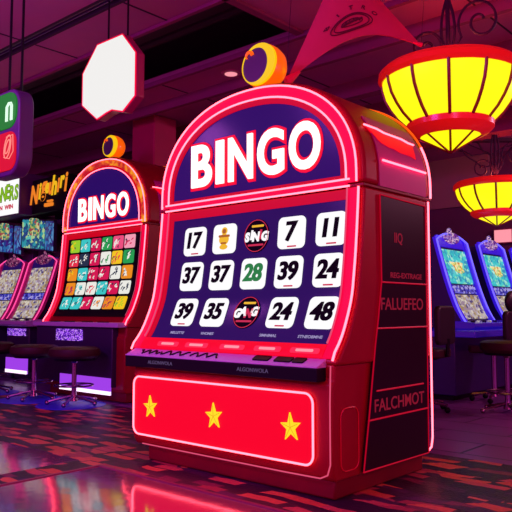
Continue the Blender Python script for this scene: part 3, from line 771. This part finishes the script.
# ------------------------------------------------------------ red cloth sail
A_ = Vector((-2.70, 3.62, 2.66)); A_ = at(286, 82, 4.7); B_ = at(421, 45, 5.0); T_ = at(342, -42, 4.9)
root = empty('cloth_pennant', tuple(T_), 0, 'triangular red cloth pennant with a dark round emblem hanging from the ceiling', 'pennant')
nb = (B_-A_).cross(T_-A_).normalized()
if nb.y > 0: nb = -nb
def sail(u, v):      # u along the hem, v up to the apex
    hem = A_.lerp(B_, u)+Vector((0, 0, 1))*(.17*math.sin(PI*u)**1.1)-(T_-A_)*0
    p = hem.lerp(T_, v)
    p += nb*(.16*math.sin(PI*min(u, 1))*(1-v)*.9*(.35+v))
    p += (A_.lerp(B_, .5)-p)*0
    return p
m = MB(); n1, n2 = 28, 20; vs = []
for sd in (0, .012):
    for j in range(n2+1):
        for i in range(n1+1):
            vs.append(sail(i/n1, j/n2*.985)-nb*sd-T_)
K = (n1+1)*(n2+1); fs = []; mi = []
for j in range(n2):
    for i in range(n1):
        a = j*(n1+1)+i; fs += [(a, a+1, a+n1+2, a+n1+1), (K+a+1, K+a, K+a+n1+1, K+a+n1+2)]
for i in range(n1): fs.append((i, K+i, K+i+1, i+1)); a = n2*(n1+1)+i; fs.append((a, a+1, K+a+1, K+a))
for j in range(n2):
    a = j*(n1+1); b = a+n1+1; fs.append((a, b, K+b, K+a)); a += n1; b += n1; fs.append((b, a, K+a, K+b))
m.add(vs, fs); cl = m.build('cloth', 'sail', root)
for (u0, u1, v0) in ((0, .09, 0), (.93, 1, 0)):
    m = MB(); pts = [sail(u0+(u1-u0)*t, .0)+nb*.004-T_ for t in (0, .25, .5, .75, 1)]
    q = (lambda t: .04*(1-t*.75)) if u0 == 0 else (lambda t: .006+.012*t)
    m.tube(pts, q, k=8); m.build('corner_roll', 'sail_tip', root)
m = MB()
def em(p, q, w=0): return sail(.46+p*1.1, .21+q)+nb*(.006+w)-T_
for rr in (.15, .125):
    m.tube([em(rr*math.cos(a)*1.12, rr*math.sin(a)*.62-.03) for a in [2*PI*i/30 for i in range(30)]], .004, closed=True, k=5)
m.tube([em(.085*math.cos(a), .035*math.sin(a)-.03) for a in [2*PI*i/20 for i in range(20)]], .004, closed=True, k=5)
m.tube([em(-.085+.17*t, -.04+.03*t) for t in (0, .3, .6, 1)], .008, k=5)
for i in range(5): m.tube([em(-.06+.03*i, -.035), em(-.045+.03*i, -.005+.01*(i % 2))], .005, k=4)
for i, ch in enumerate('BITRO'):
    a = PI*(.86-.18*i); cx, cy = .235*math.cos(a), .155*math.sin(a)-.02
    gv, gf = glyphs(ch, .055, .0015, .002, 0, 1, 1); t_ = a-PI/2
    m.add([em((v[0]*math.cos(t_)-v[1]*math.sin(t_))*1.2+cx, (v[0]*math.sin(t_)+v[1]*math.cos(t_))*1.2+cy, v[2]) for v in gv], gf)
m.build('emblem', 'sail_ink', cl, smooth=False)
m = MB(); m.tube([(0, 0, -.01), (0, 0, 3.6-T_.z)], .006, k=6); m.build('cord', 'iron', root)
for P in (A_, B_):
    e = P-T_; m = MB(); m.tube([tuple(e), (e.x, e.y+.1, 3.6-T_.z)], .002, k=5); m.build('cord', 'iron', root)

# ------------------------------------------------------------ signs
root = empty('octagonal_sign', (-4.54, 3.3, 2.84), 0, 'white lit octagonal sign in a maroon case hanging from the ceiling', 'sign')
oc = [(-.36, .16), (-.36, -.11), (-.15, -.265), (-.02, -.235), (.05, -.225), (.19, -.265), (.34, -.17), (.34, .17), (.17, .36), (-.16, .36)]
MB().prism([(p*1.035, q*1.035) for p, q in oc], .0, .08, 'xz').build('case', 'octa_side', root, .01)
MB().prism(oc, -.012, .004, 'xz').build('lit_face', 'octa', root, smooth=False)
m = MB(); n_ = len(oc); m.tube([(p*1.02, -.008, q*1.02) for p, q in oc], .007, closed=True, k=6); m.build('edge_trim', 'hot', root)
for x in (-.12, .14):
    m = MB(); m.tube([(x, .07, .36), (x, .07, .76)], .008, k=6); m.build('hanger_rod', 'black', root)

q_ = at(17, 127, 5.0)
root = empty('neon_box_sign', (q_.x-.22, q_.y, q_.z), 0, 'tall purple box sign with green and red neon squares', 'sign')
pts = rrect(.50, .66, .14, 6, 0, -.02)
m = MB(); m.prism(pts, .0, .12, 'xz'); m.build('case', 'purple_case', root, .01)
m = MB(); m.prism(rrect(.44, .27, .11, 6, .0, .147), -.012, .004, 'xz'); m.build('green_light', 'green_lit', root)
m = MB(); m.prism(rrect(.44, .29, .09, 6, .0, -.165), -.012, .004, 'xz'); m.build('red_light', 'red_lit', root)
ox = .12
m = MB()
for k_, r_ in ((0, .0), (1, .022)):
    m.tube([(ox+.055-r_, -.018, .06), (ox+.055-r_, -.018, .17), (ox+.04-r_, -.018, .195), (ox-.0+r_*0, -.018, .20-r_), (ox-.035+r_, -.018, .17), (ox-.035+r_, -.018, .06)], .005, k=6)
m.build('neon_glyph', 'white_neon', root)
m = MB()
for s_ in (1, .6):
    m.tube([(ox+.045*s_*math.cos(a)+.02*math.sin(a), -.018, -.135+.085*s_*math.sin(a)) for a in [2*PI*i/24 for i in range(24)]], .004, closed=True, k=6)
m.tube([(ox-.02, -.018, -.06), (ox+.075, -.018, -.055), (ox+.085, -.018, -.18), (ox+.03, -.018, -.23), (ox-.05, -.018, -.21)], .0035, k=6)
m.build('neon_glyph', 'pink_glyph', root)
for y in (.05, .15):
    m = MB(); m.tube([(.0, y, .3), (.0, y, 1.4)], .01, k=6); m.build('hanger_rod', 'black', root)

root = empty('light_box_sign', (-9.63, 5.10, 2.39), 0, 'white lit box sign with green letters above the left slot machines', 'sign')
m = MB(); m.box((-.55, .02, 0), (.46, .62, .62)); m.build('case', 'purple_case2', root, .012)
m = MB(); m.box((-.53, .0, .02), (.43, .03, .60)); fc = m.build('lit_face', 'sign_white', root)
m = MB()
for i, ch in enumerate('WINNERS'):
    gv, gf = glyphs(ch, .30, .012, .006, .1, .72, 1)
    m.add([(-.34+i*.125+v[0], -.006-v[2], .34+v[1]+.02*math.sin(i*2)) for v in gv], gf, 1)
    gv, gf = glyphs(ch, .30, .003, .006, .1, .72, 1)
    m.add([(-.34+i*.125+v[0], -.012-v[2], .34+v[1]+.02*math.sin(i*2)) for v in gv], gf, 0)
m.build('lettering', ['lime', 'lime_dark'], fc, smooth=False)
m = MB(); m.text('SPIN  WIN', .09, lambda p, q, w: (p+.05, -.006-w, .13+q), .003, .004, sx=1.3); m.build('lettering', 'ink_red', fc, smooth=False)

root = empty('script_sign', (-8.62, 5.25, 2.39), 0, 'black board with jagged orange script above the twin displays', 'sign')
m = MB(); m.box((-.47, .02, 0), (.42, .3, .5)); bd = m.build('board', 'black', root, .01)
m = MB()
for i, ch in enumerate('Nigeuhiri'):
    h_ = .30+.05*((i*7) % 3)-(.02 if i else -.08)
    gv, gf = glyphs(ch, h_, .011, .008, .25, .72, 1)
    x_ = -.36+i*.095+(.03 if i else -.02)
    m.add([(x_+v[0]+.0, .008-v[2], .29+.012*i+v[1]+(.015 if i % 2 else -.01)) for v in gv], gf, i % 2)
m.build('script', ['orange_script', 'gold'], bd, smooth=False)
m = MB(); m.prism(rrect(.22, .05, .02, 3, -.0, .10), -.0, .022, 'xz'); m.prism(rrect(.14, .03, .01, 3, .03, .15), -.0, .022, 'xz'); m.build('tag_plate', 'orange_script', bd)
MB().box((-.3, .30, -.055), (.3, .42, .10)).build('mount', 'black', root)

# ceiling spotlight near the top edge
p = at(151, 24, 4.9)
root = empty('track_spotlight', (p.x, p.y, 3.6), .3, 'small round spotlight on a dark stem near the ceiling track', 'spotlight')
m = MB(); m.lathe([(.04, -.03), (.04, 0)], 14); m.build('mount', 'black', root)
m = MB(); m.tube([(0, 0, -.02), (0, 0, -.14)], .016, k=8); m.build('stem', 'black', root)
m = MB(); m.tube([(.03, .02, -.10), (-.005, -.01, -.17)], .04, k=14); m.build('housing', 'black', root)
m = MB(); m.ball((-.01, -.015, -.19), (.045, .045, .035), 16, 10); m.build('lamp', 'spot_white', root)
# little recessed light behind the topper
d = at(231, 73, 1)-Vector((0, 0, EYE)); t = (3.6-EYE)/d.z
root = empty('ceiling_downlight', (d.x*t, d.y*t, 3.6), 0, 'tiny round recessed downlight in the ceiling board left of the large machine topper', 'ceiling light')
m = MB(); m.lathe([(.10, -.012), (.11, 0)], 20); m.build('trim_ring', 'spot_white', root)
m = MB(); m.lathe([(.07, -.016), (.07, -.010)], 20); m.build('lens', 'label_lit', root)
# loose cables by the far lantern
p = at(486, 132, 9.6)
root = empty('hanging_cables', (p.x, p.y, 3.3), .7, 'tangle of dark cables drooping from the beam above the far lantern', 'cables')
for k_, (w_, h_, x_) in enumerate(((.9, .38, 0), (.6, .25, .15), (1.1, .2, -.1))):
    m = MB(); m.tube([(x_+w_*(i/12-.5), .02*k_, .1-h_*math.sin(PI*i/12)+.02*math.sin(i*2.1)) for i in range(13)], .012, k=6); m.build('cable', 'iron', root)
MB().box((-.5, -.03, .08), (.5, .07, .13)).build('cable_tray', 'iron', root)
for x_ in (-.4, .4):
    m = MB(); m.tube([(x_, .02, .12), (x_, .02, .30)], .01, k=6); m.build('hanger', 'iron', root)

# small pink notice behind the blue slots
root = empty('notice_board', (-5.2, 10.93, 0), 0, 'small pink lit notice on the far wall by the middle blue slot', 'notice')
p = (Vector((-5.2, 10.9, 0)))
d = at(503, 236, 1)-Vector((0, 0, 1)); t = 10.9/d.y; P = Vector((0, 0, 1))+d*t
root.location = (P.x, 10.9, P.z)
MB().box((-.16, 0, -.12), (.16, .10, .12)).build('case', 'octa_side', root, .01)
MB().box((-.14, -.01, -.10), (.14, .01, .10)).build('lit_face', 'label_lit', root)

# ------------------------------------------------------------ room
XL, XR, YN, YF, ZC = -14.5, 4.5, -3.0, 11.0, 3.6
struct(MB().box((XL, YN, -.2), (XR, YF, 0)).build('floor', 'floor', smooth=False))
# carpet: strip with two polished insets left uncovered
def slab(poly, z0, z1): m = MB(); m.prism(poly, z0, z1, 'xy'); return m
gx, gy = -3.75, 2.70
YE = 4.46
c_ = MB()
c_.prism([(XL+.05, 2.95), (XR-.2, 2.95), (XR-.2, YE), (XL+.05, YE)], .0, .006, 'xy')
c_.prism([(XL+.05, gy), (XR-.2, gy), (XR-.2, 2.95), (XL+.05, 2.95)], .0, .006, 'xy')
c_.prism([(-3.99, -2.5), (gx, -2.5), (gx, gy), (-3.99, gy)], .0, .006, 'xy')
cp = c_.build('carpet', 'carpet', smooth=False)
tag(cp, 'dark purple carpet with orange and maroon blocks under the large bingo machine', 'carpet')
g1 = MB(); g1.prism([(gx, -2.5), (XR-.2, -2.5), (XR-.2, gy), (gx, gy)], .0, .004, 'xy'); struct(g1.build('floor_polished', 'gloss', smooth=False))
g2 = MB(); g2.prism([(XL+.05, -2.5), (-3.99, -2.5), (-3.99, gy), (XL+.05, gy)], .0, .004, 'xy'); struct(g2.build('floor_polished_side', 'gloss', smooth=False))
m = MB(); m.box((gx, gy-.012, .0), (XR-.2, gy+.012, .009)); m.box((gx-.012, -2.5, 0), (gx+.012, gy+.012, .009)); struct(m.build('trim_1', 'inlay', smooth=False))

struct(MB().box((XL, YF, 0), (XR, YF+.2, ZC+.9)).build('wall_back', 'wall', smooth=False))
struct(MB().box((XL-.2, YN, 0), (XL, YF, ZC+.9)).build('wall_left', 'wall', smooth=False))
m = MB(); m.box((-6.6, YF-.06, 2.75), (-4.6, YF, ZC+.0)); struct(m.build('trim_2', 'wall_pale', smooth=False))
# ceiling boards with dark slots between; all run along x
cm = MB()
runs = [(2.2, 3.30), (3.47, 3.98), (4.98, 5.50), (5.80, 6.45), (6.85, 7.35), (7.55, 8.6), (8.9, YF)]
for a, b in runs: cm.box((XL, a, ZC), (XR, b, ZC+.06))
cm.box((-3.86, 3.98, ZC), (XR, 4.98, ZC+.06))
cm.box((XL, YN, ZC), (XR, 2.2, ZC+.06))
struct(cm.build('ceiling', 'ceil', smooth=False))
struct(MB().box((XL, YN, ZC+.75), (XR, YF, ZC+.9)).build('ceiling_void', 'ceil_dark', smooth=False))
def beam(name, y0, y1, z0, z1=ZC, x0=XL, x1=XR, mat='beam'): return struct(MB().box((x0, y0, z0), (x1, y1, z1)).build(name, mat, smooth=False))
beam('beam_1', 3.30, 3.33, 3.60, 4.0, mat='ceil_dark'); beam('beam_2', 3.44, 3.47, 3.60, 4.0, mat='ceil_dark')
m = MB(); m.box((XL, 3.36, 3.62), (-1.5, 3.375, 3.66)); m.box((XL, 3.40, 3.62), (-1.5, 3.415, 3.66)); struct(m.build('trim_3', 'purple_case', smooth=False))
beam('beam_3', 4.95, 5.0, 3.55); beam('beam_4', 5.50, 5.56, 3.48); beam('beam_5', 6.45, 6.6, 3.42)
beam('beam_6', 7.35, 7.55, 3.38); beam('beam_7', 8.6, 8.9, 3.3)
beam('beam_8', 3.95, 3.99, 3.57)
m = MB(); m.box((-3.90, 3.95, 3.57), (-3.82, 5.0, 3.66)); struct(m.build('trim_4', 'beam', smooth=False))
# ducts in the recess
m = MB(); m.box((XL, 4.25, 3.85), (-4.2, 4.55, 4.1)); m.tube([(XL, 4.75, 3.95), (-4.1, 4.75, 3.95)], .06, k=10); struct(m.build('trim_5', 'ceil_dark', smooth=False))
# board joints
m = MB()
for x in (-12.4, -10.2, -8.1, -6.0, -4.6, -2.4, -.6):
    for a, b in runs: m.box((x, a, ZC-.006), (x+.015, b, ZC))
struct(m.build('trim_6', 'ceil_dark', smooth=False))
m = MB(); m.box((-7.45, 5.80, 0), (-6.98, 6.2, ZC)); struct(m.build('column', 'column', bevel=.02))

# ------------------------------------------------------------ lights
def area(name, loc, size, power, col, rot=(0, 0, 0)):
    l = bpy.data.lights.new(name, 'AREA'); l.energy = power; l.color = col; l.size = size[0]; l.shape = 'RECTANGLE'; l.size_y = size[1]
    o = bpy.data.objects.new(name, l); o.location = loc; o.rotation_euler = rot; C.objects.link(o); return o
def point(name, loc, power, col, r=.12):
    l = bpy.data.lights.new(name, 'POINT'); l.energy = power; l.color = col; l.shadow_soft_size = r
    o = bpy.data.objects.new(name, l); o.location = loc; C.objects.link(o); return o
area('magenta_room_lamp', (1.8, -.5, 3.4), (2, 1), 120, (1, .12, .42), (math.radians(35), math.radians(35), 0))  # added fill behind the camera, no fixture; magenta wash over the room
area('violet_room_lamp', (-4, -.5, 3.4), (2.5, 1), 150, (.6, .12, 1), (math.radians(30), 0, 0))  # second added fill without a fixture, for the violet ambience
point('floor_side_lamp', (-5.4, 1.2, 2.9), 40, (.8, .15, 1), .2)  # unseen violet fill, added for the left side
point('red_uplight', (.6, 4.2, 1.9), 45, (1, .05, .25), .2)  # added red fill out of view, lifts the carpet at right
point('back_hall_lamp', (-.8, 8.6, 3.0), 150, (1, .35, .55), .15)  # added out of view to brighten the pale back wall
for c in (c1, c2): point('lantern_bulb', (c.x, c.y, c.z+.16), 16, (1, .25, .1), .06)
w = bpy.data.worlds.new('world'); sc.world = w; w.use_nodes = True
bg = w.node_tree.nodes['Background']; bg.inputs[0].default_value = (.42, .04, .42, 1); bg.inputs[1].default_value = 1.0

sc.view_settings.view_transform = 'Standard'; sc.view_settings.look = 'None'; sc.view_settings.gamma = 1
sc.view_settings.exposure = 0; sc.view_settings.use_curve_mapping = False
